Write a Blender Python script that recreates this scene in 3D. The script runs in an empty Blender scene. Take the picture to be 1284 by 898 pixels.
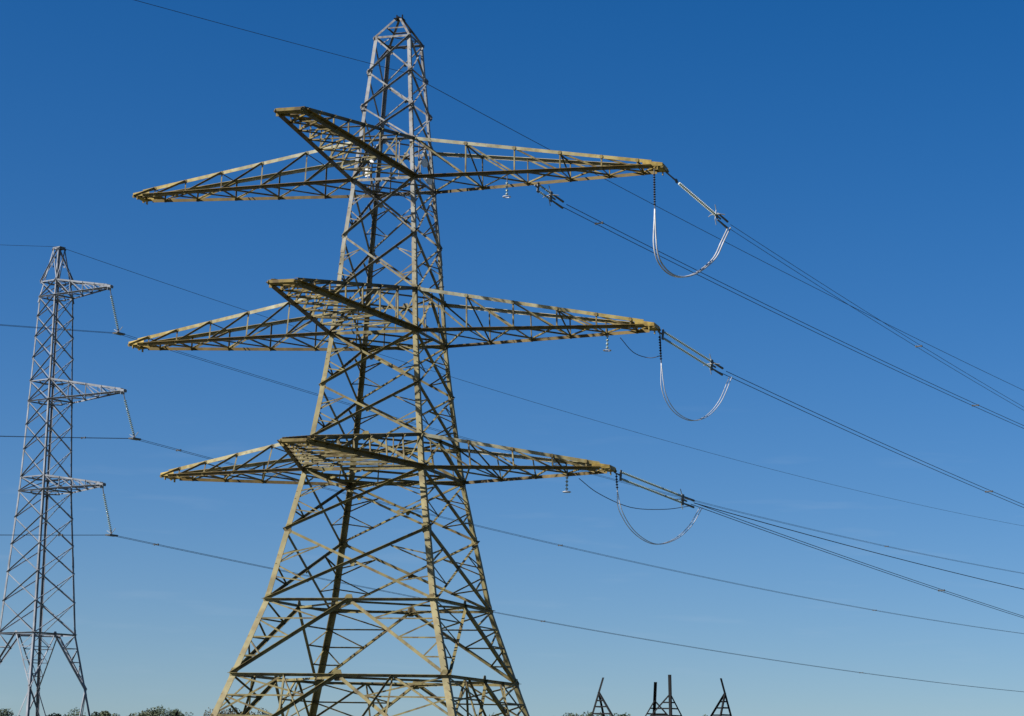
import bpy, bmesh, math, random
from mathutils import Vector, Matrix

V = Vector
C = bpy.context.scene.collection
scene = bpy.context.scene
random.seed(7)

# ------------------------------------------------------------------ camera
FOCAL, PITCH, ROLL, EYE = 2890.98, 0.173668, 0.022144, 1.6     # focal length in pixels of a 1284 px wide frame
cam_d = bpy.data.cameras.new('camera')
cam_d.sensor_width = 36.0
cam_d.lens = FOCAL / 1284 * 36.0
cam_d.clip_start, cam_d.clip_end = 0.5, 20000
cam = bpy.data.objects.new('camera', cam_d)
C.objects.link(cam)
cp, sp, cr, sr = math.cos(PITCH), math.sin(PITCH), math.cos(ROLL), math.sin(ROLL)
fw, up0, rt0 = V((0, cp, sp)), V((0, -sp, cp)), V((1, 0, 0))
rt, up = rt0 * cr + up0 * sr, -rt0 * sr + up0 * cr
m = Matrix.Identity(4)
for i in range(3):
    m[i][0], m[i][1], m[i][2] = rt[i], up[i], -fw[i]
m[2][3] = EYE
cam.matrix_world = m
scene.camera = cam

# ------------------------------------------------------------------ sky, sun, exposure
SUN_AZ, SUN_EL = math.radians(-112), math.radians(36)           # azimuth clockwise from +Y
to_sun = V((math.sin(SUN_AZ) * math.cos(SUN_EL), math.cos(SUN_AZ) * math.cos(SUN_EL), math.sin(SUN_EL)))
world = bpy.data.worlds.new('World')
scene.world = world
world.use_nodes = True
nt = world.node_tree
nt.nodes.clear()
def N(tree, kind, **kw):
    n = tree.nodes.new(kind)
    for k, v in kw.items(): setattr(n, k, v)
    return n
L = nt.links.new
out = N(nt, 'ShaderNodeOutputWorld')
bg = N(nt, 'ShaderNodeBackground')
sky = N(nt, 'ShaderNodeTexSky', sky_type='NISHITA', sun_disc=False, sun_elevation=SUN_EL, sun_rotation=SUN_AZ,
        altitude=0, air_density=1.0, dust_density=0.75, ozone_density=2.0)
tc = N(nt, 'ShaderNodeTexCoord')
lift = N(nt, 'ShaderNodeVectorMath', operation='ADD')             # clear air right down to the horizon
lift.inputs[1].default_value = (0, 0, 0.05)
nrm = N(nt, 'ShaderNodeVectorMath', operation='NORMALIZE')
grade = N(nt, 'ShaderNodeGamma')
grade.inputs['Gamma'].default_value = 1.2
satu = N(nt, 'ShaderNodeHueSaturation')
satu.inputs['Saturation'].default_value = 1.36
gain = N(nt, 'ShaderNodeMix', data_type='RGBA', blend_type='MULTIPLY')
gain.inputs['Factor'].default_value = 1
gain.inputs['B'].default_value = (.66, .65, .76, 1)
# a few very thin cirrus wisps low in the sky
mp = N(nt, 'ShaderNodeMapping')
mp.inputs['Scale'].default_value = (14, 14, 120)
noi = N(nt, 'ShaderNodeTexNoise')
noi.inputs['Scale'].default_value = 1.3
noi.inputs['Detail'].default_value = 4
ramp = N(nt, 'ShaderNodeMapRange')
for k, v in (('From Min', .58), ('From Max', .85), ('To Min', 0), ('To Max', .13)): ramp.inputs[k].default_value = v
sz = N(nt, 'ShaderNodeSeparateXYZ')
low = N(nt, 'ShaderNodeMapRange')
for k, v in (('From Min', .10), ('From Max', .17), ('To Min', 1), ('To Max', 0)): low.inputs[k].default_value = v
wm = N(nt, 'ShaderNodeMath', operation='MULTIPLY')
mix = N(nt, 'ShaderNodeMix', data_type='RGBA')
mix.inputs['B'].default_value = (4.5, 5.6, 7.0, 1)
L(tc.outputs['Generated'], lift.inputs[0]); L(lift.outputs[0], nrm.inputs[0]); L(nrm.outputs[0], sky.inputs[0])
L(tc.outputs['Generated'], mp.inputs['Vector']); L(mp.outputs[0], noi.inputs['Vector']); L(noi.outputs['Fac'], ramp.inputs['Value'])
L(tc.outputs['Generated'], sz.inputs[0]); L(sz.outputs['Z'], low.inputs['Value'])
L(ramp.outputs[0], wm.inputs[0]); L(low.outputs[0], wm.inputs[1]); L(wm.outputs[0], mix.inputs['Factor'])
L(sky.outputs[0], grade.inputs['Color']); L(grade.outputs[0], satu.inputs['Color']); L(satu.outputs[0], gain.inputs['A']); L(gain.outputs['Result'], mix.inputs['A'])
L(mix.outputs['Result'], bg.inputs['Color'])
bg.inputs['Strength'].default_value = 0.05
L(bg.outputs[0], out.inputs[0])

sun_d = bpy.data.lights.new('sun', 'SUN')
sun_d.energy, sun_d.angle, sun_d.color = 5.0, math.radians(0.53), (1.0, 0.96, 0.89)
sun = bpy.data.objects.new('sun', sun_d)
sun.rotation_euler = to_sun.to_track_quat('Z', 'Y').to_euler()
sun.location = (-60, -40, 90)
C.objects.link(sun)
vs = scene.view_settings
vs.view_transform, vs.look, vs.gamma, vs.exposure = 'Standard', 'None', 1.0, 1.0
vs.use_curve_mapping = False

# ------------------------------------------------------------------ helpers
def tag(o, label=None, cat=None, group=None, kind=None):
    if label: o['label'] = label
    if cat: o['category'] = cat
    if group: o['group'] = group
    if kind: o['kind'] = kind
    return o

def obj(name, bm, mat, parent=None, smooth=False):
    me = bpy.data.meshes.new(name)
    bm.to_mesh(me)
    bm.free()
    me.materials.append(mat)
    if smooth:
        for p in me.polygons: p.use_smooth = True
    o = bpy.data.objects.new(name, me)
    C.objects.link(o)
    o.parent = parent
    return o

def empty(name, loc, label, cat, group=None, rz=0):
    o = bpy.data.objects.new(name, None)
    o.location = loc
    o.rotation_euler = (0, 0, rz)
    C.objects.link(o)
    return tag(o, label, cat, group)

def prism(bm, prof, a, b, u, v):
    """extrude a closed profile [(pu, pv)] from a to b"""
    r0 = [bm.verts.new(a + u * p + v * q) for p, q in prof]
    r1 = [bm.verts.new(b + u * p + v * q) for p, q in prof]
    n = len(prof)
    for i in range(n):
        bm.faces.new((r0[i], r0[(i + 1) % n], r1[(i + 1) % n], r1[i]))
    bm.faces.new(r0[::-1])
    bm.faces.new(r1)

def angle(bm, a, b, nrm, w, t=None, out=1, edge=1, off=0.0):
    """steel angle from a to b: one flange lies in the plane square to nrm, the other stands out along out*nrm at the edge*upper edge"""
    a, b, nrm = V(a), V(b), V(nrm)
    d = b - a
    if d.length < 1e-4: return
    d.normalize()
    u = nrm - d * nrm.dot(d)
    if u.length < 1e-4:
        u = d.orthogonal()
    u.normalize()
    v = d.cross(u)
    if v.z < 0: v = -v
    v = v * edge
    t = t or max(0.012, w * 0.13)
    u = u * out
    h = w / 2
    prof = [(0, -h), (t, -h), (t, h - t), (w, h - t), (w, h), (0, h)]
    prism(bm, prof, a + u * off, b + u * off, u, v)

def box_between(bm, a, b, nrm, w, t):
    a, b, nrm = V(a), V(b), V(nrm)
    d = (b - a).normalized()
    u = (nrm - d * nrm.dot(d)).normalized()
    v = d.cross(u)
    prism(bm, [(-t / 2, -w / 2), (t / 2, -w / 2), (t / 2, w / 2), (-t / 2, w / 2)], a, b, u, v)

def plate(bm, c, nrm, s, t=0.02, rot=0.0):
    """small gusset plate"""
    nrm = V(nrm).normalized()
    x = nrm.cross(V((0, 0, 1))).normalized()
    y = nrm.cross(x)
    pts = []
    for k in range(6):
        an = rot + k * math.pi / 3
        pts.append((math.cos(an) * s * (0.8 if k % 2 else 1), math.sin(an) * s))
    prism(bm, pts, V(c) - nrm * t / 2, V(c) + nrm * t / 2, x, y)

def tube(bm, pts, r, seg=6, cap=True):
    pts = [V(p) for p in pts]
    rings = []
    ref = V((0.13, 0.21, 1)).normalized()
    for i, p in enumerate(pts):
        d = (pts[min(i + 1, len(pts) - 1)] - pts[max(i - 1, 0)]).normalized()
        x = d.cross(ref)
        if x.length < 1e-3: x = d.orthogonal()
        x.normalize()
        y = d.cross(x)
        rr = r[i] if isinstance(r, (list, tuple)) else r
        rings.append([bm.verts.new(p + (x * math.cos(2 * math.pi * k / seg) + y * math.sin(2 * math.pi * k / seg)) * rr) for k in range(seg)])
    for a, b in zip(rings, rings[1:]):
        for k in range(seg):
            bm.faces.new((a[k], a[(k + 1) % seg], b[(k + 1) % seg], b[k]))
    if cap:
        bm.faces.new(rings[0][::-1])
        bm.faces.new(rings[-1])

def spline(pts, n=6):
    """Catmull-Rom through points"""
    P = [V(p) for p in pts]
    P = [P[0] * 2 - P[1]] + P + [P[-1] * 2 - P[-2]]
    res = []
    for i in range(1, len(P) - 2):
        for k in range(n):
            t = k / n
            a, b, c, d = P[i - 1], P[i], P[i + 1], P[i + 2]
            res.append(0.5 * ((2 * b) + (c - a) * t + (2 * a - 5 * b + 4 * c - d) * t * t + (3 * b - a - 3 * c + d) * t ** 3))
    res.append(P[-2])
    return res

# ------------------------------------------------------------------ materials
def mat_base(name):
    mt = bpy.data.materials.new(name)
    mt.use_nodes = True
    t = mt.node_tree
    return mt, t, t.nodes['Principled BSDF']

def steel(name, low, high=None, z0=26, z1=39, rough=0.6, stain=(0.10, 0.05, 0.02), stain_amt=0.35, metal=0.0, ends=None, r0=5.0, r1=15.5):
    """weathered painted steel: grey zinc high up, paint lower down, rust and lichen blotches"""
    mt, t, b = mat_base(name)
    co = N(t, 'ShaderNodeTexCoord')
    n1 = N(t, 'ShaderNodeTexNoise'); n1.inputs['Scale'].default_value = 0.9; n1.inputs['Detail'].default_value = 5
    n2 = N(t, 'ShaderNodeTexNoise'); n2.inputs['Scale'].default_value = 2.6; n2.inputs['Detail'].default_value = 7
    t.links.new(co.outputs['Object'], n1.inputs['Vector'])
    t.links.new(co.outputs['Object'], n2.inputs['Vector'])
    col = N(t, 'ShaderNodeMix', data_type='RGBA')
    col.inputs['A'].default_value = (*low, 1)
    col.inputs['B'].default_value = (*(high or low), 1)
    sx = N(t, 'ShaderNodeSeparateXYZ')
    t.links.new(co.outputs['Object'], sx.inputs[0])
    ad = N(t, 'ShaderNodeMath', operation='MULTIPLY_ADD'); ad.inputs[1].default_value = 9.0
    t.links.new(n1.outputs['Fac'], ad.inputs[0]); t.links.new(sx.outputs['Z'], ad.inputs[2])
    mr = N(t, 'ShaderNodeMapRange'); mr.inputs['From Min'].default_value = z0 + 4.5; mr.inputs['From Max'].default_value = z1 + 4.5
    t.links.new(ad.outputs[0], mr.inputs['Value']); t.links.new(mr.outputs[0], col.inputs['Factor'])
    base_out = col.outputs['Result']
    if ends:                                   # yellow lichen and old paint, thickest towards the arm ends
        xy = N(t, 'ShaderNodeVectorMath', operation='MULTIPLY'); xy.inputs[1].default_value = (1, 1, 0)
        t.links.new(co.outputs['Object'], xy.inputs[0])
        ln = N(t, 'ShaderNodeVectorMath', operation='LENGTH'); t.links.new(xy.outputs[0], ln.inputs[0])
        a2 = N(t, 'ShaderNodeMath', operation='MULTIPLY_ADD'); a2.inputs[1].default_value = 7.0
        t.links.new(n2.outputs['Fac'], a2.inputs[0]); t.links.new(ln.outputs['Value'], a2.inputs[2])
        m2 = N(t, 'ShaderNodeMapRange'); m2.inputs['From Min'].default_value = r0 + 3.5; m2.inputs['From Max'].default_value = r1 + 3.5
        t.links.new(a2.outputs[0], m2.inputs['Value'])
        c2 = N(t, 'ShaderNodeMix', data_type='RGBA'); c2.inputs['B'].default_value = (*ends, 1)
        t.links.new(m2.outputs[0], c2.inputs['Factor']); t.links.new(base_out, c2.inputs['A'])
        base_out = c2.outputs['Result']
    st = N(t, 'ShaderNodeMix', data_type='RGBA'); st.inputs['B'].default_value = (*stain, 1)
    sr_ = N(t, 'ShaderNodeMapRange'); sr_.inputs['From Min'].default_value = 0.47; sr_.inputs['From Max'].default_value = 0.62; sr_.inputs['To Max'].default_value = stain_amt
    t.links.new(n2.outputs['Fac'], sr_.inputs['Value']); t.links.new(sr_.outputs[0], st.inputs['Factor'])
    t.links.new(base_out, st.inputs['A'])
    br = N(t, 'ShaderNodeMix', data_type='RGBA', blend_type='MULTIPLY'); br.inputs['Factor'].default_value = 1
    bm_ = N(t, 'ShaderNodeMapRange'); bm_.inputs['From Min'].default_value = 0.3; bm_.inputs['From Max'].default_value = 0.7; bm_.inputs['To Min'].default_value = 0.65; bm_.inputs['To Max'].default_value = 1.25
    t.links.new(n1.outputs['Fac'], bm_.inputs['Value'])
    t.links.new(st.outputs['Result'], br.inputs['A']); t.links.new(bm_.outputs[0], br.inputs['B'])
    t.links.new(br.outputs['Result'], b.inputs['Base Color'])
    b.inputs['Roughness'].default_value = rough
    b.inputs['Specular IOR Level'].default_value = .2
    b.inputs['Metallic'].default_value = metal
    return mt

def plain(name, col, rough=0.5, metal=0.0, vary=0.25, scale=3.0):
    mt, t, b = mat_base(name)
    co = N(t, 'ShaderNodeTexCoord')
    n1 = N(t, 'ShaderNodeTexNoise'); n1.inputs['Scale'].default_value = scale; n1.inputs['Detail'].default_value = 4
    t.links.new(co.outputs['Object'], n1.inputs['Vector'])
    mr = N(t, 'ShaderNodeMapRange'); mr.inputs['From Min'].default_value = .3; mr.inputs['From Max'].default_value = .7
    mr.inputs['To Min'].default_value = 1 - vary; mr.inputs['To Max'].default_value = 1 + vary
    t.links.new(n1.outputs['Fac'], mr.inputs['Value'])
    mx = N(t, 'ShaderNodeMix', data_type='RGBA', blend_type='MULTIPLY'); mx.inputs['Factor'].default_value = 1
    mx.inputs['A'].default_value = (*col, 1)
    t.links.new(mr.outputs[0], mx.inputs['B']); t.links.new(mx.outputs['Result'], b.inputs['Base Color'])
    b.inputs['Roughness'].default_value = rough; b.inputs['Metallic'].default_value = metal
    b.inputs['Specular IOR Level'].default_value = .15 if max(col) < .1 else .4
    return mt

ZINC = (0.19, 0.20, 0.21)
PAINT = (0.182, 0.158, 0.076)
M_leg = steel('weathered_leg_paint', PAINT, ZINC, stain_amt=.3)
M_brace = steel('weathered_brace_paint', (0.150, 0.126, 0.052), (0.165, 0.168, 0.168), stain=(.06, .035, .018), stain_amt=.65)
M_arm = steel('weathered_arm_paint', (0.150, 0.132, 0.068), stain=(.055, .034, .014), stain_amt=.7, ends=(.16, .115, .03))
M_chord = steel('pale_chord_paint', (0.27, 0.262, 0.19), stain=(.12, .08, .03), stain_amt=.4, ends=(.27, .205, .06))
M_low = steel('brown_rust_shade_chord', (0.075, 0.055, 0.024), stain=(.14, .105, .04), stain_amt=.6, ends=(.12, .08, .02))  # rusty brown paint, with the chords' shade deepened in the colour
M_tip = steel('yellow_lichened_paint', (0.30, 0.215, 0.055), stain=(.12, .07, .02), stain_amt=.6)
M_zinc = steel('galvanised_steel', (0.15, 0.165, 0.19), stain=(.10, .10, .10), stain_amt=.3)
M_darksteel = plain('dark_weathered_steel', (0.006, 0.0063, 0.007), .85)
M_wire = plain('aged_conductor', (0.045, 0.05, 0.065), .6)
M_alu = plain('aged_aluminium', (0.38, 0.38, 0.39), .5, 0.0, .4, .9)
M_fit = plain('galvanised_fitting', (0.08, 0.085, 0.09), .5)
M_conc = plain('concrete', (0.35, 0.33, 0.30), .9)
M_plate = plain('white_enamel', (0.6, 0.6, 0.6), .35, 0, .05)
def glass_mat():
    mt, t, b = mat_base('toughened_glass_disc')
    b.inputs['Base Color'].default_value = (0.26, 0.33, 0.31, 1)
    b.inputs['Roughness'].default_value = 0.15
    b.inputs['Transmission Weight'].default_value = 0.25
    b.inputs['IOR'].default_value = 1.5
    return mt
M_glass = glass_mat()
M_horn = plain('dull_zinc', (0.22, 0.23, 0.23), .5)
M_pale = plain('pale_porcelain', (0.48, 0.52, 0.48), .25, 0, .1)

# ------------------------------------------------------------------ ground
def ground_mat():
    mt, t, b = mat_base('rough_pasture')
    co = N(t, 'ShaderNodeTexCoord')
    n1 = N(t, 'ShaderNodeTexNoise'); n1.inputs['Scale'].default_value = .05; n1.inputs['Detail'].default_value = 8
    n2 = N(t, 'ShaderNodeTexNoise'); n2.inputs['Scale'].default_value = 2.5; n2.inputs['Detail'].default_value = 6
    r = N(t, 'ShaderNodeValToRGB')
    r.color_ramp.elements[0].position, r.color_ramp.elements[0].color = .32, (.035, .055, .018, 1)
    r.color_ramp.elements[1].position, r.color_ramp.elements[1].color = .68, (.11, .105, .045, 1)
    mx = N(t, 'ShaderNodeMath', operation='MULTIPLY_ADD'); mx.inputs[1].default_value = .45
    t.links.new(co.outputs['Object'], n1.inputs['Vector']); t.links.new(co.outputs['Object'], n2.inputs['Vector'])
    s = N(t, 'ShaderNodeMath', operation='MULTIPLY'); s.inputs[1].default_value = .55
    t.links.new(n1.outputs['Fac'], s.inputs[0]); t.links.new(n2.outputs['Fac'], mx.inputs[0]); t.links.new(s.outputs[0], mx.inputs[2])
    t.links.new(mx.outputs[0], r.inputs[0]); t.links.new(r.outputs[0], b.inputs['Base Color'])
    b.inputs['Roughness'].default_value = .95
    return mt
bm = bmesh.new()
ring = [bm.verts.new((math.cos(k * math.pi / 32) * 7000, math.sin(k * math.pi / 32) * 7000, 0)) for k in range(64)]
bm.faces.new(ring)
tag(obj('ground', bm, ground_mat()), kind='structure')

# ------------------------------------------------------------------ lattice tower kit
SGN = {'L': (-1, 1), 'F': (1, 1), 'R': (1, -1), 'B': (-1, -1)}     # (along arm axis, along front axis)
FACES = (('L', 'F', (0, 1)), ('F', 'R', (1, 0)), ('R', 'B', (0, -1)), ('B', 'L', (-1, 0)))
# towers are modelled in their own frame: +X = right arm, -Y = front face
class Frame:
    def __init__(s, levels):
        s.lv = sorted(levels)
    def h(s, z):
        lv = s.lv
        for (z0, h0), (z1, h1) in zip(lv, lv[1:]):
            if z <= z1: return h0 + (h1 - h0) * (z - z0) / (z1 - z0)
        return lv[-1][1]
    def c(s, g, z):
        h = s.h(z)
        return V((SGN[g][0] * h, -SGN[g][1] * h, z))
    def mid(s, a, b, z, t=.5):
        return s.c(a, z).lerp(s.c(b, z), t)

def fn(n): return V((n[0], -n[1], 0))

def leg_mesh(bm, fr, g, zs, w0, w1):
    """corner leg of steel angle, tapering upward, butt-jointed at the given heights"""
    sx, sy = SGN[g][0], -SGN[g][1]
    zmin, zmax = zs[0], zs[-1]
    for z0, z1 in zip(zs, zs[1:]):
        w = w0 + (w1 - w0) * ((z0 + z1) / 2 - zmin) / (zmax - zmin)
        t = w * .12
        prof = [(0, 0), (-sx * w, 0), (-sx * w, -sy * t), (-sx * t, -sy * t), (-sx * t, -sy * w), (0, -sy * w)]
        if sx * sy < 0: prof = prof[::-1]
        a, b = fr.c(g, z0), fr.c(g, z1)
        prism(bm, prof, a, b, V((1, 0, 0)), V((0, 1, 0)))
        # splice cover plates with bolts' worth of thickness
        d = (b - a).normalized()
        if z0 > zmin + .5:
            e = w * .9
            p0, p1 = a - d * .45, a + d * .45
            prism(bm, [(0 + sx * .012, 0), (-sx * e, 0), (-sx * e, sy * .012), (sx * .012, sy * .012)][::(1 if sx * sy > 0 else -1)], p0, p1, V((1, 0, 0)), V((0, 1, 0)))

def xpanel(bm, fr, i, j, n, z0, z1, w, sub=False, out='/'):
    n = fn(n)
    a0, a1, b0, b1 = fr.c(i, z0), fr.c(i, z1), fr.c(j, z0), fr.c(j, z1)
    angle(bm, a0, b1, n, w, out=1, off=.012)
    angle(bm, a1, b0, n, w * .95, out=-1, off=.012, edge=-1)
    x = (a0 + b1 + a1 + b0) / 4
    plate(bm, x, n, w * 1.1)
    for p in (a0, a1, b0, b1):
        plate(bm, p.lerp(x, .05), n, w * 1.6)
    if sub:
        ws = w * .5
        for leg, far in ((i, j), (j, i)):
            zm = (z0 + z1) / 2
            lm = fr.c(leg, zm)
            lo, hi = fr.c(leg, z0), fr.c(leg, z1)
            q0, q1 = lo.lerp(x, .5), hi.lerp(x, .5)
            angle(bm, fr.c(leg, z0 + (z1 - z0) * .33), q0, n, ws, out=-1, off=.02)
            angle(bm, fr.c(leg, z0 + (z1 - z0) * .62), q1, n, ws, out=-1, off=.02)
            angle(bm, lm, q0, n, ws, out=-1, off=.04)
            angle(bm, lm, q1, n, ws, out=-1, off=.04)

def hbar(bm, fr, i, j, n, z, w, out=-1):
    angle(bm, fr.c(i, z), fr.c(j, z), fn(n), w, out=out, off=.03)

def kpanel(bm, fr, i, j, n, z0, z1, w, sub=2, ws=.07):
    """inverted V from the middle of the upper bar to the lower corners, with redundant members"""
    n = fn(n)
    top = fr.mid(i, j, z1)
    for g in (i, j):
        lo = fr.c(g, z0)
        if g == i: angle(bm, lo, top, n, w, out=1, off=.012)
        else: angle(bm, top, lo, n, w, out=-1, off=.012, edge=-1)
        plate(bm, lo.lerp(top, .03), n, w * 1.5)
        prev = None
        for k in range(1, sub + 1):
            z = z0 + (z1 - z0) * k / (sub + 1)
            p, q = fr.c(g, z), lo.lerp(top, k / (sub + 1))
            angle(bm, p, q, n, ws, out=-1, off=.02)
            nxt_leg = fr.c(g, z0 + (z1 - z0) * (k + 1) / (sub + 1))
            angle(bm, q, nxt_leg, n, ws, out=-1, off=.035)
    plate(bm, top, n, w * 1.9)

def crossarm(parent, axis, side, zt, zb, ht, hb, length, tipw, tiph, panels, W, mats, low_w=1.0, dout=-1, tip_len=1.5, z_tip=None):
    """four-chord lattice arm. axis: outward unit vector, side: unit vector across. Built in the tower frame."""
    A, S, Z = V(axis), V(side), V((0, 0, 1))
    m_ch, m_low, m_lat, m_tip = mats
    zt_tip = (zb + .15 if z_tip is None else z_tip)
    def node(s, upper, k):
        """s=-1/+1 across, k 0..1 along"""
        h = ht if upper else hb
        z = zt if upper else zb
        root = A * h + S * (s * h) + Z * z
        tip = A * length + S * (s * tipw / 2) + Z * (zt_tip + (tiph if upper else 0))
        return root.lerp(tip, k)
    ks = [i / panels for i in range(panels + 1)]
    ks = [1 - (1 - k) ** 1.3 for k in ks]
    bm = bmesh.new()
    w2 = W * .5
    for s in (-1, 1):
        n = S * s
        for i in range(panels):
            u0, u1, l0, l1 = node(s, 1, ks[i]), node(s, 1, ks[i + 1]), node(s, 0, ks[i]), node(s, 0, ks[i + 1])
            if i: angle(bm, l0, u0, n, w2 * .85, out=-1, off=.03)
            angle(bm, u0, l1, n, w2, out=dout, off=.05, edge=1 if dout > 0 else -1)
            plate(bm, l1 + n * .02, n, w2 * 1.3)
            plate(bm, u0 + n * .02, n, w2 * 1.3)
    # underside and top lattice
    for i in range(panels):
        a, b, c, d = node(-1, 0, ks[i]), node(1, 0, ks[i]), node(-1, 0, ks[i + 1]), node(1, 0, ks[i + 1])
        if i: angle(bm, a, b, Z, w2 * .85, out=1, off=.03)
        angle(bm, a, d, Z, w2 * .9, out=1, off=.045)
        angle(bm, b, c, Z, w2 * .9, out=1, off=.07)
        a, b, c, d = node(-1, 1, ks[i]), node(1, 1, ks[i]), node(-1, 1, ks[i + 1]), node(1, 1, ks[i + 1])
        if i % 2: angle(bm, a, b, Z, w2 * .7, out=-1, off=.03)
        # a cross frame in every second panel
        if i % 2 == 1:
            angle(bm, node(-1, 0, ks[i]), node(1, 1, ks[i]), A, w2 * .7, out=1)
    arm = obj('crossarm', bm, m_lat, parent)
    k_end = 1 - tip_len / length * .55
    for s in (-1, 1):
        bm = bmesh.new()
        angle(bm, node(s, 1, 0), node(s, 1, k_end), S * s, W * 1.05, out=-1, off=0)
        obj('upper_chord', bm, m_ch, arm)
        bm = bmesh.new()
        # lower chord: flat flange uppermost and turned outward, web below it
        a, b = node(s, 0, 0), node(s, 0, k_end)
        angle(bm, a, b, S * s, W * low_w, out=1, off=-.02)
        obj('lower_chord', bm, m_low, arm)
    # plated tip: two side plates, a top and an end plate
    bm = bmesh.new()
    for s in (-1, 1):
        kk = 1 - tip_len / length
        u0, l0, u1, l1 = node(s, 1, kk), node(s, 0, kk), node(s, 1, 1), node(s, 0, 1)
        n = (S * s)
        q = [u0, u1 + A * .05, l1 + A * .05, l0]
        f = [bm.verts.new(p + n * .03) for p in q]
        g = [bm.verts.new(p + n * .055) for p in q]
        bm.faces.new(f); bm.faces.new(g[::-1])
        for i in range(4): bm.faces.new((f[i], g[i], g[(i + 1) % 4], f[(i + 1) % 4]))
    e0, e1 = node(-1, 1, 1), node(1, 1, 1)
    f0, f1 = node(-1, 0, 1), node(1, 0, 1)
    box_between(bm, e0 - A * .2 + Z * .012, e1 - A * .2 + Z * .012, Z, .36, .02)
    box_between(bm, f0 - A * .2 - Z * .03, f1 - A * .2 - Z * .03, Z, .36, .03)
    angle(bm, (e0 + f0) / 2 + A * .03, (e1 + f1) / 2 + A * .03, A, tiph + .04, t=.03, out=-1)
    for s in (-1, 1):      # attachment lugs hanging below the tip
        p = node(s, 0, 1) - A * .25
        box_between(bm, p - Z * .04, p - Z * .22, A, .16, .05)
    obj('tip_plate', bm, m_tip, arm)
    return arm, node

# ------------------------------------------------------------------ the big tower
YAW = 0.3083044
T_LOC = V((-7.29377, 134.63132, 0))
tower = empty('transmission_tower', T_LOC, 'tallest lattice pylon with yellowed arms pointing left, right and towards the viewer', 'pylon', rz=-YAW)
lv = dict(S=(44.5522, 1.1473), T1=(37.8884, 1.8854), B1=(35.5123, 1.95), T2=(28.6315, 2.588), B2=(26.1332, 2.7026), T3=(19.9431, 3.3762),
          B3=(18.0048, 3.6953), H1=(10.412, 5.1479), H2=(6.1465, 6.4493))
fr = Frame(list(lv.values()) + [(0.25, 8.35)])
zz = {k: v[0] for k, v in lv.items()}
APEX = 46.0
leg_zs = [0.25, zz['H2'], zz['H1'], zz['B3'], 23, zz['B2'], 31.5, zz['B1'], zz['S']]
for g in 'LFRB':
    bm = bmesh.new()
    leg_mesh(bm, fr, g, leg_zs, .38, .19)
    lo = obj('leg', bm, M_leg, tower)
    bm = bmesh.new()
    p = fr.c(g, .25)
    for s0, z0, s1, z1 in ((.75, -.3, .75, .15), (.75, .15, .42, .55)):
        r0 = [bm.verts.new((p.x + sx * s0, p.y + sy * s0, z0)) for sx, sy in ((-1, -1), (1, -1), (1, 1), (-1, 1))]
        r1 = [bm.verts.new((p.x + sx * s1, p.y + sy * s1, z1)) for sx, sy in ((-1, -1), (1, -1), (1, 1), (-1, 1))]
        for k in range(4): bm.faces.new((r0[k], r0[(k + 1) % 4], r1[(k + 1) % 4], r1[k]))
        bm.faces.new(r1); bm.faces.new(r0[::-1])
    obj('concrete_footing', bm, M_conc, lo)

def lerp(a, b, t): return a + (b - a) * t
for (i, j, n) in FACES:
    bm = bmesh.new()
    # peak
    nn = fn(n)
    a = V((0, 0, APEX))
    hbar(bm, fr, i, j, n, zz['S'], .13)
    angle(bm, fr.c(i, zz['S']), a + V((SGN[i][0] * .15, -SGN[i][1] * .15, 0)), nn, .13, out=-1)
    zc = lerp(zz['S'], APEX, .5)
    hi, hj = fr.c(i, zz['S']).lerp(a, .5), fr.c(j, zz['S']).lerp(a, .5)
    angle(bm, hi, hj, nn, .08, out=-1)
    # three crossed panels down to the top arm
    zs = [lerp(zz['T1'], zz['S'], k / 3) for k in range(4)]
    for z0, z1 in zip(zs, zs[1:]): xpanel(bm, fr, i, j, n, z0, z1, .10)
    # between arm levels
    for u, d, w in (('B1', 'T2', .125), ('B2', 'T3', .135)):
        zm = lerp(zz[u], zz[d], .5)
        xpanel(bm, fr, i, j, n, zm, zz[u], w, sub=True)
        xpanel(bm, fr, i, j, n, zz[d], zm, w, sub=True)
    # in the depth of the arms
    for t, b, w in (('T1', 'B1', .13), ('T2', 'B2', .14), ('T3', 'B3', .16)):
        hbar(bm, fr, i, j, n, zz[t], w, out=1)
        hbar(bm, fr, i, j, n, zz[b], w * 1.3, out=-1)
        kpanel(bm, fr, i, j, n, zz[b], zz[t], w * 1.05, sub=0)
        for q in (.25, .75):
            angle(bm, fr.mid(i, j, zz[t], q), fr.mid(i, j, zz[b], q), nn, .06, out=-1, off=.02)
    zm = lerp(zz['B3'], zz['H1'], .46)
    xpanel(bm, fr, i, j, n, zm, zz['B3'], .14, sub=True)
    xpanel(bm, fr, i, j, n, zz['H1'], zm, .155, sub=True)
    hbar(bm, fr, i, j, n, zz['H1'], .16, out=1)
    kpanel(bm, fr, i, j, n, zz['H2'], zz['H1'], .18, sub=3, ws=.085)
    hbar(bm, fr, i, j, n, zz['H2'], .17, out=1)
    # splayed bottom panel: inverted V to the feet plus a W of secondary members
    kpanel(bm, fr, i, j, n, .4, zz['H2'], .19, sub=4, ws=.09)
    t0 = fr.mid(i, j, zz['H2'])
    for q, s in ((.25, -1), (.75, 1)):
        p = fr.mid(i, j, zz['H2'], q)
        g, far = (i, j) if q < .5 else (j, i)
        angle(bm, p, fr.c(g, zz['H2'] * .62), nn, .11, out=-1, off=.03)
        angle(bm, p, fr.c(g, .4).lerp(t0, .62), nn, .11, out=-1, off=.05)
        angle(bm, p, fr.mid(g, far, zz['H2'] * .45, .42), nn, .10, out=1, off=.06)
    obj('face_bracing', bm, M_brace, tower)

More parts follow.
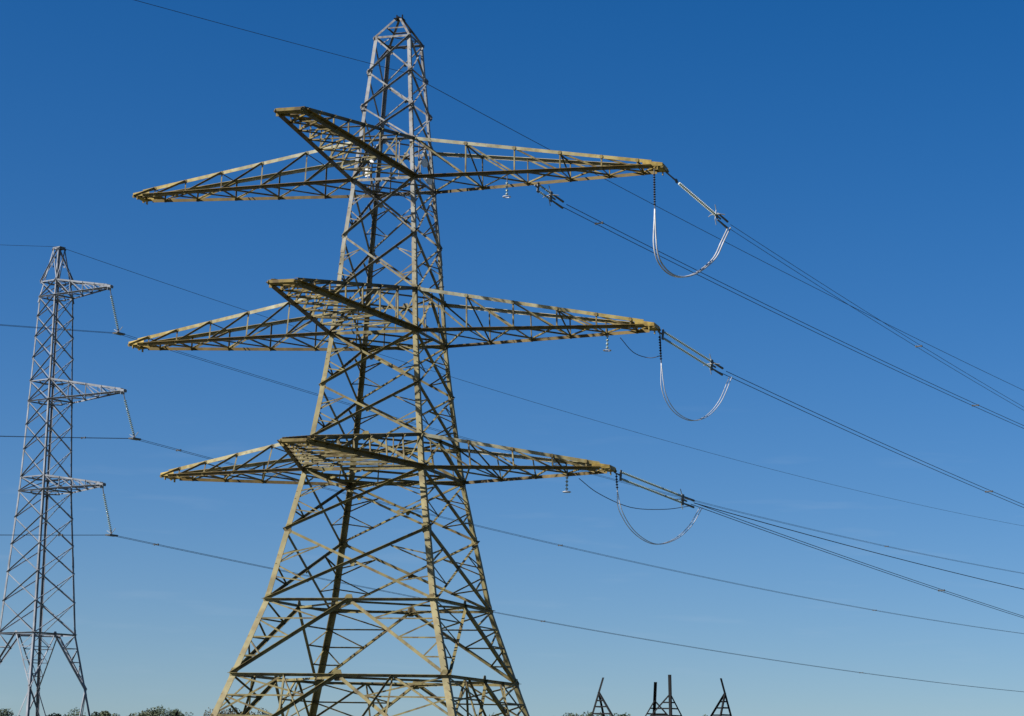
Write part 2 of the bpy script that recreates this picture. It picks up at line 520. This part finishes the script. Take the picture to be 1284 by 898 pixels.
# plan bracing inside the body at each frame
for k, w in (('S', .06), ('T1', .09), ('B1', .10), ('T2', .10), ('B2', .11), ('T3', .12), ('B3', .13), ('H1', .12), ('H2', .13)):
    z = zz[k]
    bm = bmesh.new()
    ms = [fr.mid(i, j, z - .05) for i, j, n in FACES]
    for a, b in zip(ms, ms[1:] + ms[:1]): angle(bm, a, b, V((0, 0, 1)), w, out=-1)
    if k in ('B1', 'B2', 'B3', 'T3'):
        angle(bm, fr.c('L', z - .12), fr.c('R', z - .12), V((0, 0, 1)), w, out=-1)
        angle(bm, fr.c('F', z - .26), fr.c('B', z - .26), V((0, 0, 1)), w, out=-1)
    obj('plan_bracing', bm, M_brace, tower)

# peak cap with the little bracket on top
bm = bmesh.new()
box_between(bm, V((-.28, 0, APEX - .02)), V((.28, 0, APEX - .02)), V((0, 0, 1)), .56, .05)
box_between(bm, V((0, -.3, APEX + .03)), V((0, .3, APEX + .03)), V((0, 0, 1)), .12, .10)
box_between(bm, V((-.18, 0, APEX)), V((-.18, 0, APEX + .26)), V((1, 0, 0)), .1, .05)
box_between(bm, V((.18, 0, APEX)), V((.18, 0, APEX + .26)), V((1, 0, 0)), .1, .05)
obj('peak_cap', bm, M_darksteel, tower)

AX = V((1, 0, 0)); AY = V((0, -1, 0))
arm_nodes = {}
lens = {1: (16.66, 16.96, 16.3), 2: (16.28, 16.75, 16.3), 3: (13.78, 14.16, 13.85)}
for k in (1, 2, 3):
    zt, zb = zz['T%d' % k], zz['B%d' % k]
    ht, hb = fr.h(zt), fr.h(zb)
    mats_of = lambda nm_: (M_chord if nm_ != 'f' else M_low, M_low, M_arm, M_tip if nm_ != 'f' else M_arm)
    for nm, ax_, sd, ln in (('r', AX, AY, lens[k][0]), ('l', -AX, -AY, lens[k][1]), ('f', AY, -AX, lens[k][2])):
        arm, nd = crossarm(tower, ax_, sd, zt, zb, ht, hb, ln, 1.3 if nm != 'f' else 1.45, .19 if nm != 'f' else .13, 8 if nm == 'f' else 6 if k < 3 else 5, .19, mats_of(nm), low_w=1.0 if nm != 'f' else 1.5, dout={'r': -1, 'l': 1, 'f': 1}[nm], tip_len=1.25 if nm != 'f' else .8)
        arm_nodes[nm, k] = nd

# white circuit plates bolted inside the top crossarm level, one pair per visible side
for p, n in ((V((-1.2, -1.55, zz['B1'] + .55)), (0, -1, 0)), (V((-1.0, -1.5, zz['B1'] + 1.35)), (0, -1, 0)), (V((2.15, -.7, zz['B1'] + 1.15)), (1, -.6, 0)), (V((2.15, .2, zz['B1'] + .3)), (1, -.6, 0))):
    bm = bmesh.new()
    plate(bm, p, n, .30, .03, .2)
    obj('circuit_plate', bm, M_plate, tower)

# step bolts up the near leg
bm = bmesh.new()
z = 4.0
while z < 44:
    p = fr.c('F', z)
    box_between(bm, p + V((-.05, 0, 0)), p + V((-.05, -.16, 0)), V((0, 0, 1)), .03, .03)
    z += .45
tag(obj('step_bolt', bm, M_leg, tower), kind='stuff')

# ------------------------------------------------------------------ strings, jumpers, conductors
DISC = [(0.028, 0), (0.05, .02), (0.145, .055), (0.15, .075), (0.06, .11), (0.028, .15)]
def disc_string(bm, a, b, pitch=.17, scale=1.0):
    a, b = V(a), V(b)
    d = b - a
    n = max(2, int(d.length / pitch))
    d.normalize()
    x = d.orthogonal().normalized(); y = d.cross(x)
    seg = 10
    prev = None
    step = (V(b) - V(a)).length / n
    for i in range(n):
        for r, t in DISC:
            p = a + d * (i * step + t / .15 * step * .96)
            ring = [bm.verts.new(p + (x * math.cos(2 * math.pi * k / seg) + y * math.sin(2 * math.pi * k / seg)) * r * scale) for k in range(seg)]
            if prev:
                for k in range(seg): bm.faces.new((prev[k], prev[(k + 1) % seg], ring[(k + 1) % seg], ring[k]))
            else: bm.faces.new(ring[::-1])
            prev = ring
    bm.faces.new(prev)

def arcing_ring(bm, c, d, r, t=.022):
    d = V(d).normalized(); x = d.orthogonal().normalized(); y = d.cross(x)
    pts = [V(c) + (x * math.cos(k * math.pi / 8) + y * math.sin(k * math.pi / 8)) * r for k in range(17)]
    tube(bm, pts, t, 5, cap=False)

def tension_set(a, b, label, link, twin=True, scale=.48, glass=None):
    """tension string from arm tip a to dead-end clamp b (world)"""
    a, b = V(a), V(b)
    root = empty('insulator_string', a, label, 'insulator', 'tension insulators on the big pylon')
    d = (b - a); ln = d.length; d.normalize()
    side = d.cross(V((0, 0, 1))).normalized(); upv = side.cross(d)
    side, upv = upv, -side
    p0, p1 = d * link, d * (ln - 1.5)
    sp = .19 if twin else 0
    bm = bmesh.new()
    tube(bm, [V((0, 0, 0)), p0 * .55], .045)
    box_between(bm, p0 * .8 - side * (sp + .12), p0 * .8 + side * (sp + .12), upv, .2, .04)
    tube(bm, [p0 * .5, p0 * .9], .05)
    obj('arm_link', bm, M_fit, root)
    for s in ((-1, 1) if twin else (0,)):
        bm = bmesh.new()
        disc_string(bm, p0 + side * s * sp, p1 + side * s * sp, scale=scale)
        obj('glass_discs', bm, glass or M_glass, root, True)
    bm = bmesh.new()
    box_between(bm, p1 + d * .12 - side * (sp + .14), p1 + d * .12 + side * (sp + .14), upv, .22, .05)
    tube(bm, [p1, p1 + d * .6], .05)
    obj('yoke_plate', bm, M_fit, root)
    bm = bmesh.new()
    c = p1 - d * .05
    tube(bm, [c - upv * .55 + d * .16, c - upv * .3 - d * .05, c + upv * .3 - d * .05, c + upv * .55 + d * .16], .028)
    tube(bm, [c - side * .58 + d * .2, c - side * .3, c + side * .3, c + side * .58 - d * .2], .028)
    obj('arcing_horn', bm, M_horn, root)
    bm = bmesh.new()
    for s in (-1, 1):
        tube(bm, [p1 + d * .2 + side * s * .2, d * ln + side * s * .2], [.05, .07])
    obj('dead_end_clamp', bm, M_fit, root)
    return root

def wire_pts(p0, az, a, b, length, n):
    az = math.radians(az)
    return [V((math.sin(az) * s, math.cos(az) * s, a * s + b * s * s)) for s in (length * (k / n) ** 1.25 for k in range(n + 1))]

def conductor(name, p0, az, a, b, length, r, label, group, twin=0.0, cat='power line', mat=None, spacers=()):
    root = empty(name, p0, label, cat, group)
    az_ = math.radians(az)
    side = V((math.cos(az_), -math.sin(az_), 0))
    pts = wire_pts(p0, az, a, b, length, 48)
    if not twin:
        bm = bmesh.new(); tube(bm, pts, r)
        o = obj(name, bm, mat or M_wire)
        o.location = p0
        bpy.data.objects.remove(root)
        return tag(o, label, cat, group)
    for s in (-1, 1):
        bm = bmesh.new(); tube(bm, [p + side * s * twin / 2 for p in pts], r)
        obj('strand', bm, mat or M_wire, root)
    for s in spacers:
        bm = bmesh.new()
        p = V((math.sin(az_) * s, math.cos(az_) * s, a * s + b * s * s))
        tube(bm, [p - side * twin * .62, p + side * twin * .62], .045)
        for q in (-1, 1): tube(bm, [p + side * q * twin / 2 - V((0, 0, .07)), p + side * q * twin / 2 + V((0, 0, .07))], .06)
        obj('spacer', bm, M_fit, root)
    return root

GC = 'conductors of the big pylon'
tension_set((8.675, 129.546, 35.45), (12.85, 135.97, 33.93), 'pale glass insulator string sloping off the tip of the top right arm', 1.6, twin=False, scale=.66, glass=M_pale)
tension_set((8.326, 129.657, 26.07), (12.64, 136.31, 24.97), 'twin insulator string sloping off the tip of the middle right arm', .7)
tension_set((6.053, 130.381, 17.94), (11.14, 138.21, 17.17), 'twin insulator string sloping off the tip of the lowest right arm', .7)
tension_set((1.11, 132.69, 35.30), (2.87, 135.40, 34.80), 'short insulator string under the middle of the top right arm', .5)
conductor('conductor_line', (12.848, 135.97, 33.927), 32.38, -.0933, 3.004e-4, 330, .015, 'twin conductor running from the top right arm tip to the right edge', GC, .42, spacers=(30, 62, 95, 150, 210))
conductor('conductor_line', (12.644, 136.308, 24.972), 34.70, -.0828, 2.569e-4, 330, .020, 'twin conductor running from the middle right arm tip to the right edge', GC, .5, spacers=(40, 85, 150, 210))
conductor('conductor_line', (11.141, 138.214, 17.174), 35.32, -.0833, 2.108e-4, 330, .020, 'twin conductor from the lowest right arm tip, the lower of its two lines', GC, .42, spacers=(35, 80, 150, 210))
conductor('conductor_line', (11.141, 138.3, 17.25), 35.98, -.0470, 2.710e-4, 330, .026, 'single dark conductor from the lowest right arm tip, the upper of its two lines', GC)
conductor('conductor_line', (2.874, 135.398, 34.8), 35.35, -.0791, 2.313e-4, 340, .021, 'dark twin conductor starting under the middle of the top right arm', GC, .5, spacers=(4, 60, 120, 190))

JUMP = [
    ([(7.91, 128.36, 35.30), (7.93, 128.40, 34.65), (7.98, 128.47, 32.99)], [(7.98, 128.47, 32.99), (8.06, 128.6, 30.68), (8.58, 129.4, 29.75), (9.51, 130.84, 29.56), (10.67, 132.62, 30.15), (11.91, 134.54, 31.47), (12.52, 135.47, 32.77), (12.98, 136.15, 33.80)],
     'top', 'white aluminium jumper loop hanging below the top right arm tip', .042),
    ([(8.40, 129.77, 26.05), (8.47, 129.88, 25.74), (8.54, 129.98, 24.32)], [(8.54, 129.98, 24.32), (8.71, 130.25, 22.75), (9.39, 131.29, 21.77), (10.49, 133.0, 21.48), (11.56, 134.65, 21.99), (12.49, 136.07, 23.14), (13.2, 137.1, 24.78)],
     'middle', 'jumper loop hanging below the middle right arm tip', .024),
    ([(6.08, 130.42, 17.95), (6.1, 130.45, 17.66), (6.16, 130.54, 16.99)], [(6.16, 130.54, 16.99), (6.37, 130.87, 15.89), (7.23, 132.19, 14.81), (8.51, 134.16, 14.33), (9.81, 136.18, 14.79), (10.88, 137.81, 15.78), (11.64, 138.99, 17.05)],
     'lowest', 'jumper loop hanging below the lowest right arm tip', .024),
]
for rod, loop, nm, lab, r in JUMP:
    base = V(rod[0])
    t = empty('jumper_support', base, 'dark rod insulator holding the jumper under the %s right arm tip' % nm, 'insulator', 'jumper supports')
    bm = bmesh.new()
    tube(bm, [V(p) - base for p in spline(rod, 4)], .035)
    obj('rod_core', bm, M_fit, t)
    bm = bmesh.new()
    a, b = V(rod[0]) - base, V(rod[-1]) - base
    disc_string(bm, a.lerp(b, .12), a.lerp(b, .92), .14, .55)
    obj('rain_sheds', bm, M_darksteel, t, True)
    base = V(loop[0])
    t = empty('jumper_cable', base, lab, 'cable', 'jumper loops')
    az_ = math.radians(33); side = V((math.cos(az_), -math.sin(az_), 0))
    P = spline(loop, 8)
    for s in (-1, 1):
        bm = bmesh.new()
        tube(bm, [p - base + side * s * .09 * min(1, i / 6) for i, p in enumerate(P)], r, 8)
        obj('strand', bm, M_alu, t, True)

def arm_pt(side, k, along, across, upper=0):
    """point on one of the big tower's arms in world space"""
    nd = arm_nodes[side, k]
    p = nd(-1, upper, along).lerp(nd(1, upper, along), across)
    return Matrix.Translation(T_LOC) @ Matrix.Rotation(-YAW, 4, 'Z') @ p

# slack jumper cables seen below the outer ends of the middle and lowest arms
for k, pts, lab in ((3, [(4.0, 131.6, 17.75), (5.2, 133.2, 17.1), (7.2, 135.8, 16.62), (9.3, 137.4, 16.72), (10.9, 138.3, 17.05)], 'thin slack cable drooping from the lowest right arm to its insulator'),
                    (2, [(6.2, 130.6, 25.85), (7.0, 130.9, 25.05), (7.9, 130.6, 24.7), (8.55, 130.0, 24.75)], 'thin slack cable drooping under the middle right arm tip')):
    bm = bmesh.new()
    base = V(pts[0])
    tube(bm, [p - base for p in spline(pts, 6)], .022)
    o = obj('slack_cable', bm, M_wire)
    o.location = base
    tag(o, lab, 'cable')

# pilot insulators hanging under each right arm
for k, al, nm in ((1, .37, 'top'), (2, .80, 'middle'), (3, .76, 'lowest')):
    p = arm_pt('r', k, al, .8) - V((0, 0, .1))
    t = empty('pilot_insulator', p, 'small pale insulator hanging under the %s right arm' % nm, 'insulator', 'pilot insulators')
    bm = bmesh.new(); tube(bm, [V((0, 0, .06)), V((0, 0, -.35))], .03); obj('hanger', bm, M_fit, t)
    bm = bmesh.new(); disc_string(bm, V((0, 0, -.3)), V((0, 0, -1.15)), .17, .6); obj('glass_discs', bm, M_glass, t, True)
    bm = bmesh.new(); arcing_ring(bm, V((0, 0, -1.2)), V((0, 0, 1)), .22, .03); obj('arcing_ring', bm, M_alu, t, True)

conductor('earth_wire', (-6.75, 135.431, 42.829), 35.02, -.0768, 1.768e-4, 380, .019, 'earth wire running right from just under the peak of the big pylon', 'earth wires', cat='power line')
conductor('earth_wire', (-6.75, 135.431, 42.829), 215.12, -.0972, 1.834e-4, 200, .015, 'earth wire coming over from top left to the big pylon peak', 'earth wires', cat='power line')

# ------------------------------------------------------------------ the second tower
Y2 = 0.671745
T2_LOC = V((-36.988, 183.149, 0))
t2 = empty('suspension_tower', T2_LOC, 'slim grey lattice pylon at far left with three short arms', 'pylon', rz=-Y2)
l2 = dict(S=(41.9, .34), t1=(39.12, .93), b1=(37.84, .962), t2=(30.95, 1.196), b2=(29.30, 1.243), t3=(23.18, 1.40), b3=(22.05, 1.484), w=(10.748, 2.135), k=(6.5, 2.84))
f2 = Frame(list(l2.values()) + [(0.2, 3.9)])
z2 = {k: v[0] for k, v in l2.items()}
for g in 'LFRB':
    bm = bmesh.new()
    leg_mesh(bm, f2, g, [0.2, z2['k'], z2['w'], 16.5, z2['b3'], z2['b2'], z2['b1'], z2['S']], .21, .12)
    lo = obj('leg', bm, M_zinc, t2)
    bm = bmesh.new()
    p = f2.c(g, .2)
    r0 = [bm.verts.new((p.x + sx * .5, p.y + sy * .5, -.3)) for sx, sy in ((-1, -1), (1, -1), (1, 1), (-1, 1))]
    r1 = [bm.verts.new((p.x + sx * .35, p.y + sy * .35, .4)) for sx, sy in ((-1, -1), (1, -1), (1, 1), (-1, 1))]
    for k in range(4): bm.faces.new((r0[k], r0[(k + 1) % 4], r1[(k + 1) % 4], r1[k]))
    bm.faces.new(r1); bm.faces.new(r0[::-1])
    obj('concrete_footing', bm, M_conc, lo)
for (i, j, n) in FACES:
    bm = bmesh.new()
    nn = fn(n)
    hbar(bm, f2, i, j, n, z2['S'], .12)
    xpanel(bm, f2, i, j, n, z2['t1'], z2['S'], .085)
    for t, b in (('t1', 'b1'), ('t2', 'b2'), ('t3', 'b3')):
        hbar(bm, f2, i, j, n, z2[t], .09); hbar(bm, f2, i, j, n, z2[b], .10, out=1)
        xpanel(bm, f2, i, j, n, z2[b], z2[t], .08)
    for u, d, c in (('b1', 't2', 4), ('b2', 't3', 3), ('b3', 'w', 5)):
        zs = [lerp(z2[d], z2[u], (k / c) ** .93) for k in range(c + 1)]
        for za, zb_ in zip(zs, zs[1:]): xpanel(bm, f2, i, j, n, za, zb_, .078)
    hbar(bm, f2, i, j, n, z2['w'], .13, out=1)
    kpanel(bm, f2, i, j, n, z2['k'], z2['w'], .12, sub=3, ws=.06)
    top = f2.mid(i, j, z2['w'])
    for g, o_ in ((i, 1), (j, -1)):      # legs below the waist: each foot has its own inverted V
        k_ = f2.c(g, z2['k'])
        far = j if g == i else i
        angle(bm, k_, f2.mid(g, far, .5, .40), nn, .10, out=o_, off=.02)
        angle(bm, f2.c(g, 3.4), k_.lerp(f2.mid(g, far, .5, .40), .52), nn, .06, out=-1, off=.03)
    obj('face_bracing', bm, M_zinc, t2)
for k in ('t1', 'b1', 't2', 'b2', 't3', 'b3', 'w'):
    bm = bmesh.new()
    ms = [f2.mid(i, j, z2[k] - .04) for i, j, n in FACES]
    for a, b in zip(ms, ms[1:] + ms[:1]): angle(bm, a, b, V((0, 0, 1)), .08, out=-1)
    obj('plan_bracing', bm, M_zinc, t2)
bm = bmesh.new()
box_between(bm, V((-.42, 0, 42.0)), V((.42, 0, 42.0)), V((0, 0, 1)), .62, .07)
obj('peak_cap', bm, M_zinc, t2)
strs = {1: (-31.06, 178.99, 34.28), 2: (-29.157, 177.6, 25.747), 3: (-30.764, 178.766, 18.314)}
for k, ln in ((1, 6.55), (2, 8.75), (3, 6.9)):
    zt, zb = z2['t%d' % k], z2['b%d' % k]
    crossarm(t2, AX, AY, zt, zb, f2.h(zt), f2.h(zb), ln, .22, .16, 5, .13, (M_zinc,) * 4, tip_len=.7)
    nm = {1: 'top', 2: 'middle', 3: 'lowest'}[k]
    tipw = Matrix.Translation(T2_LOC) @ Matrix.Rotation(-Y2, 4, 'Z') @ V((ln - .12, 0, zb - .1))
    b = V(strs[k])
    s_ = empty('insulator_string', tipw, 'insulator string hanging from the %s arm of the slim left pylon' % nm, 'insulator', 'suspension insulators')
    d = b - tipw
    bm = bmesh.new(); tube(bm, [V((0, 0, .05)), d * .16], .04); obj('arm_link', bm, M_fit, s_)
    bm = bmesh.new(); disc_string(bm, d * .12, d * .92, .15, .82); obj('glass_discs', bm, M_glass, s_, True)
    bm = bmesh.new()
    tube(bm, [d * .88, d * 1.02], .06)
    azc = math.radians(35)
    lx = V((math.sin(azc), math.cos(azc), 0)); ly = V((lx.y, -lx.x, 0))
    box_between(bm, d - lx * .45 + V((0, 0, -.02)), d + lx * .45 + V((0, 0, -.02)), ly, .12, .5)
    obj('clamp_yoke', bm, M_fit, s_)
    bm = bmesh.new()
    tube(bm, [d * .93 - ly * .45 + V((0, 0, .1)), d * .97, d * .93 + ly * .45 + V((0, 0, .25))], .03)
    obj('arcing_horn', bm, M_horn, s_)

G2 = 'conductors of the slim left pylon'
R2, Lf2 = .017, .016
far_w = M_wire
for k, (aR, bR, azR), (aL, bL, azL), nm in ((1, (-.0707, 2.197e-4, 36.68), (-.1016, 2.614e-4, 221.16), 'top'), (2, (-.0609, 1.876e-4, 34.9), (-.1095, 2.594e-4, 221.16), 'middle'), (3, (-.0589, 1.62e-4, 34.96), (-.0912, 2.598e-4, 220.04), 'lowest')):
    conductor('conductor_line', strs[k], azR, aR, bR, 360, R2, 'twin conductor passing right behind the big pylon from the %s left insulator' % nm, G2, .42, spacers=(5, 60, 130))
    conductor('conductor_line', strs[k], azL, aL, bL, 230, Lf2, 'twin conductor leaving the frame left from the %s left insulator' % nm, G2, .42, spacers=(5,))
conductor('earth_wire', (-36.99, 183.15, 42.08), 35.38, -.0628, 2.171e-4, 380, .018, 'earth wire running right from the flat top of the slim left pylon', 'earth wires')
conductor('earth_wire', (-36.99, 183.15, 42.08), 226.4, -.145, 2.583e-4, 230, .015, 'short stretch of earth wire left of the slim pylon top', 'earth wires')

# ------------------------------------------------------------------ unfinished pylon base beyond, right
YB = math.radians(42)
def pix(x, y, Y):
    a, b = (x - 642) / FOCAL, -(y - 449) / FOCAL
    d = fw + a * rt + b * up
    return V((0, 0, EYE)) + d * (Y / d.y)
BASE_Y = 220.0
bc = V((14.9, BASE_Y, 0))
base = empty('pylon_base', bc, 'four dark braced leg stubs of an unfinished pylon on the horizon', 'pylon base', rz=-YB)
fb = Frame([(0.1, 5.95), (10.0, 3.98)])
for g, zt in (('L', 9.7), ('F', 9.9), ('R', 9.9), ('B', 9.6)):
    bm = bmesh.new()
    leg_mesh(bm, fb, g, [.1, 4.5, zt], .28, .20)
    if g in 'FB':
        box_between(bm, fb.c(g, 6) + V((0, 0, 0)), fb.c(g, zt - .05), V((1, .3, 0)), .20, .20)
    lo = obj('leg', bm, M_darksteel, base)
    bm = bmesh.new()
    kz = zt - 1.35 * (1 if g in 'LR' else 1.3)
    p = fb.c(g, kz)
    for (i, j, n) in FACES:
        if g not in (i, j): continue
        far = j if g == i else i
        q = fb.mid(g, far, .2, .55 if n[0] else .78)
        angle(bm, p, q, fn(n), .15, out=-1)
        for t in (.1, .17, .25, .34, .55, .78):
            angle(bm, fb.c(g, lerp(kz, .2, t)), p.lerp(q, t), fn(n), .13, out=-1, off=.02)
        angle(bm, fb.c(g, lerp(kz, .2, .55)), p.lerp(q, .78), fn(n), .12, out=-1, off=.03)
    obj('leg_brace', bm, M_darksteel, lo)
bm = bmesh.new()
r = [bm.verts.new((fb.c(g, 0).x, fb.c(g, 0).y, .12)) for g in 'LFRB']
bm.free()

# ------------------------------------------------------------------ far trees
def leaf_mat(name, c0, c1):
    mt, t, b = mat_base(name)
    co = N(t, 'ShaderNodeTexCoord')
    n1 = N(t, 'ShaderNodeTexNoise'); n1.inputs['Scale'].default_value = 1.1; n1.inputs['Detail'].default_value = 3
    t.links.new(co.outputs['Object'], n1.inputs['Vector'])
    r_ = N(t, 'ShaderNodeValToRGB')
    r_.color_ramp.elements[0].position, r_.color_ramp.elements[0].color = .35, (*c0, 1)
    r_.color_ramp.elements[1].position, r_.color_ramp.elements[1].color = .68, (*c1, 1)
    t.links.new(n1.outputs['Fac'], r_.inputs[0]); t.links.new(r_.outputs[0], b.inputs['Base Color'])
    b.inputs['Roughness'].default_value = .7
    return mt
M_leafs = [leaf_mat('dark_leaves', (.013, .026, .009), (.034, .055, .017)), leaf_mat('olive_leaves', (.02, .032, .011), (.052, .066, .021)), leaf_mat('autumn_leaves', (.018, .017, .006), (.045, .038, .013))]
M_bark = plain('bark', (.09, .07, .05), .9)

def crown_mesh(rnd, h, w):
    bm = bmesh.new()
    clumps = []
    for k in range(22):
        an = rnd.uniform(0, 6.283); rr = rnd.random() ** .6
        zz_ = rnd.uniform(.28, .88)
        prof = math.sin(math.pi * min(1, (zz_ - .1) * 1.02)) ** .6
        clumps.append((V((math.cos(an) * rr * w * prof, math.sin(an) * rr * w * prof, zz_ * h)), rnd.uniform(.5, 1.1) * w * .34))
    for c, cr_ in clumps:
        for k in range(230):
            d = V((rnd.gauss(0, 1), rnd.gauss(0, 1), rnd.gauss(0, .8))).normalized() * cr_ * rnd.random() ** .4
            p = c + d
            s = rnd.uniform(.08, .19)
            x = V((rnd.gauss(0, 1), rnd.gauss(0, 1), rnd.gauss(0, 1))).normalized()
            y = x.orthogonal().normalized()
            vs_ = [bm.verts.new(p + q) for q in (x * s, y * s * .55, -x * s, -y * s * .55)]
            bm.faces.new(vs_)
    return bm, clumps

def make_tree(p, h, w, mi, label, seed, name='broadleaf_tree'):
    rnd = random.Random(seed)
    t = empty(name, p, label, 'tree', 'trees along the far field edge', rz=rnd.uniform(0, 6))
    bm, clumps = crown_mesh(rnd, h, w)
    obj('crown', bm, M_leafs[mi], t)
    bm = bmesh.new()
    tube(bm, [V((0, 0, -.2)), V((.1, 0, h * .3)), V((-.05, .1, h * .62)), V((0, 0, h * .85))], [h * .03, h * .024, h * .015, h * .006], 8)
    for c, cr_ in clumps[:8]:
        z_ = min(c.z * .75, h * .6)
        tube(bm, [V((0, 0, z_ * .7)), V((c.x * .5, c.y * .5, z_)), c], [h * .012, h * .008, h * .003], 5)
    obj('trunk', bm, M_bark, t)

TREES = [  # photo x, photo y of the top, depth, half width, leaf, label
    (3, 886, 300, 2.0, 0, 'dark tree at the bottom left corner, left of the slim pylon'),
    (72, 891, 300, 1.8, 0, 'low dark tree between the feet of the slim left pylon'),
    (103, 887, 285, 2.0, 0, 'dark tree right beside the right foot of the slim left pylon'),
    (134, 891, 300, 1.7, 0, 'low dark tree just right of the slim left pylon'),
    (152, 890, 300, 2.2, 1, 'left end tree of the low olive clump between the two pylons'),
    (170, 888, 300, 2.4, 1, 'olive tree in the middle of the clump between the two pylons'),
    (187, 890, 310, 2.2, 1, 'olive tree just left of the tallest treetop between the pylons'),
    (206, 884, 305, 1.9, 0, 'tallest dark treetop between the two pylons'),
    (225, 889, 300, 1.9, 0, 'dark tree just left of the big pylon left leg'),
    (275, 890, 290, 2.2, 2, 'brownish tree behind the left leg of the big pylon'),
    (305, 888, 300, 2.6, 2, 'bushy tree seen through the base of the big pylon'),
    (612, 892, 300, 1.8, 1, 'low tree behind the right leg of the big pylon'),
    (708, 893, 300, 2.0, 1, 'left of the two low olive trees left of the pylon stubs'),
    (726, 891, 300, 2.2, 1, 'right of the two low olive trees left of the pylon stubs'),
    (749, 889, 290, 1.8, 0, 'dark bush like tree behind the leftmost pylon stub'),
    (781, 892, 300, 2.0, 0, 'low green tree between the left and middle pylon stubs'),
    (879, 893, 300, 1.9, 1, 'low olive tree between the middle and right pylon stubs'),
]
for n_, (x, y, D, w, mi, lab) in enumerate(TREES):
    q = pix(x, y - 1.5, D)
    make_tree((q.x, q.y, 0), q.z, w * 1.35, mi, lab, 100 + n_)
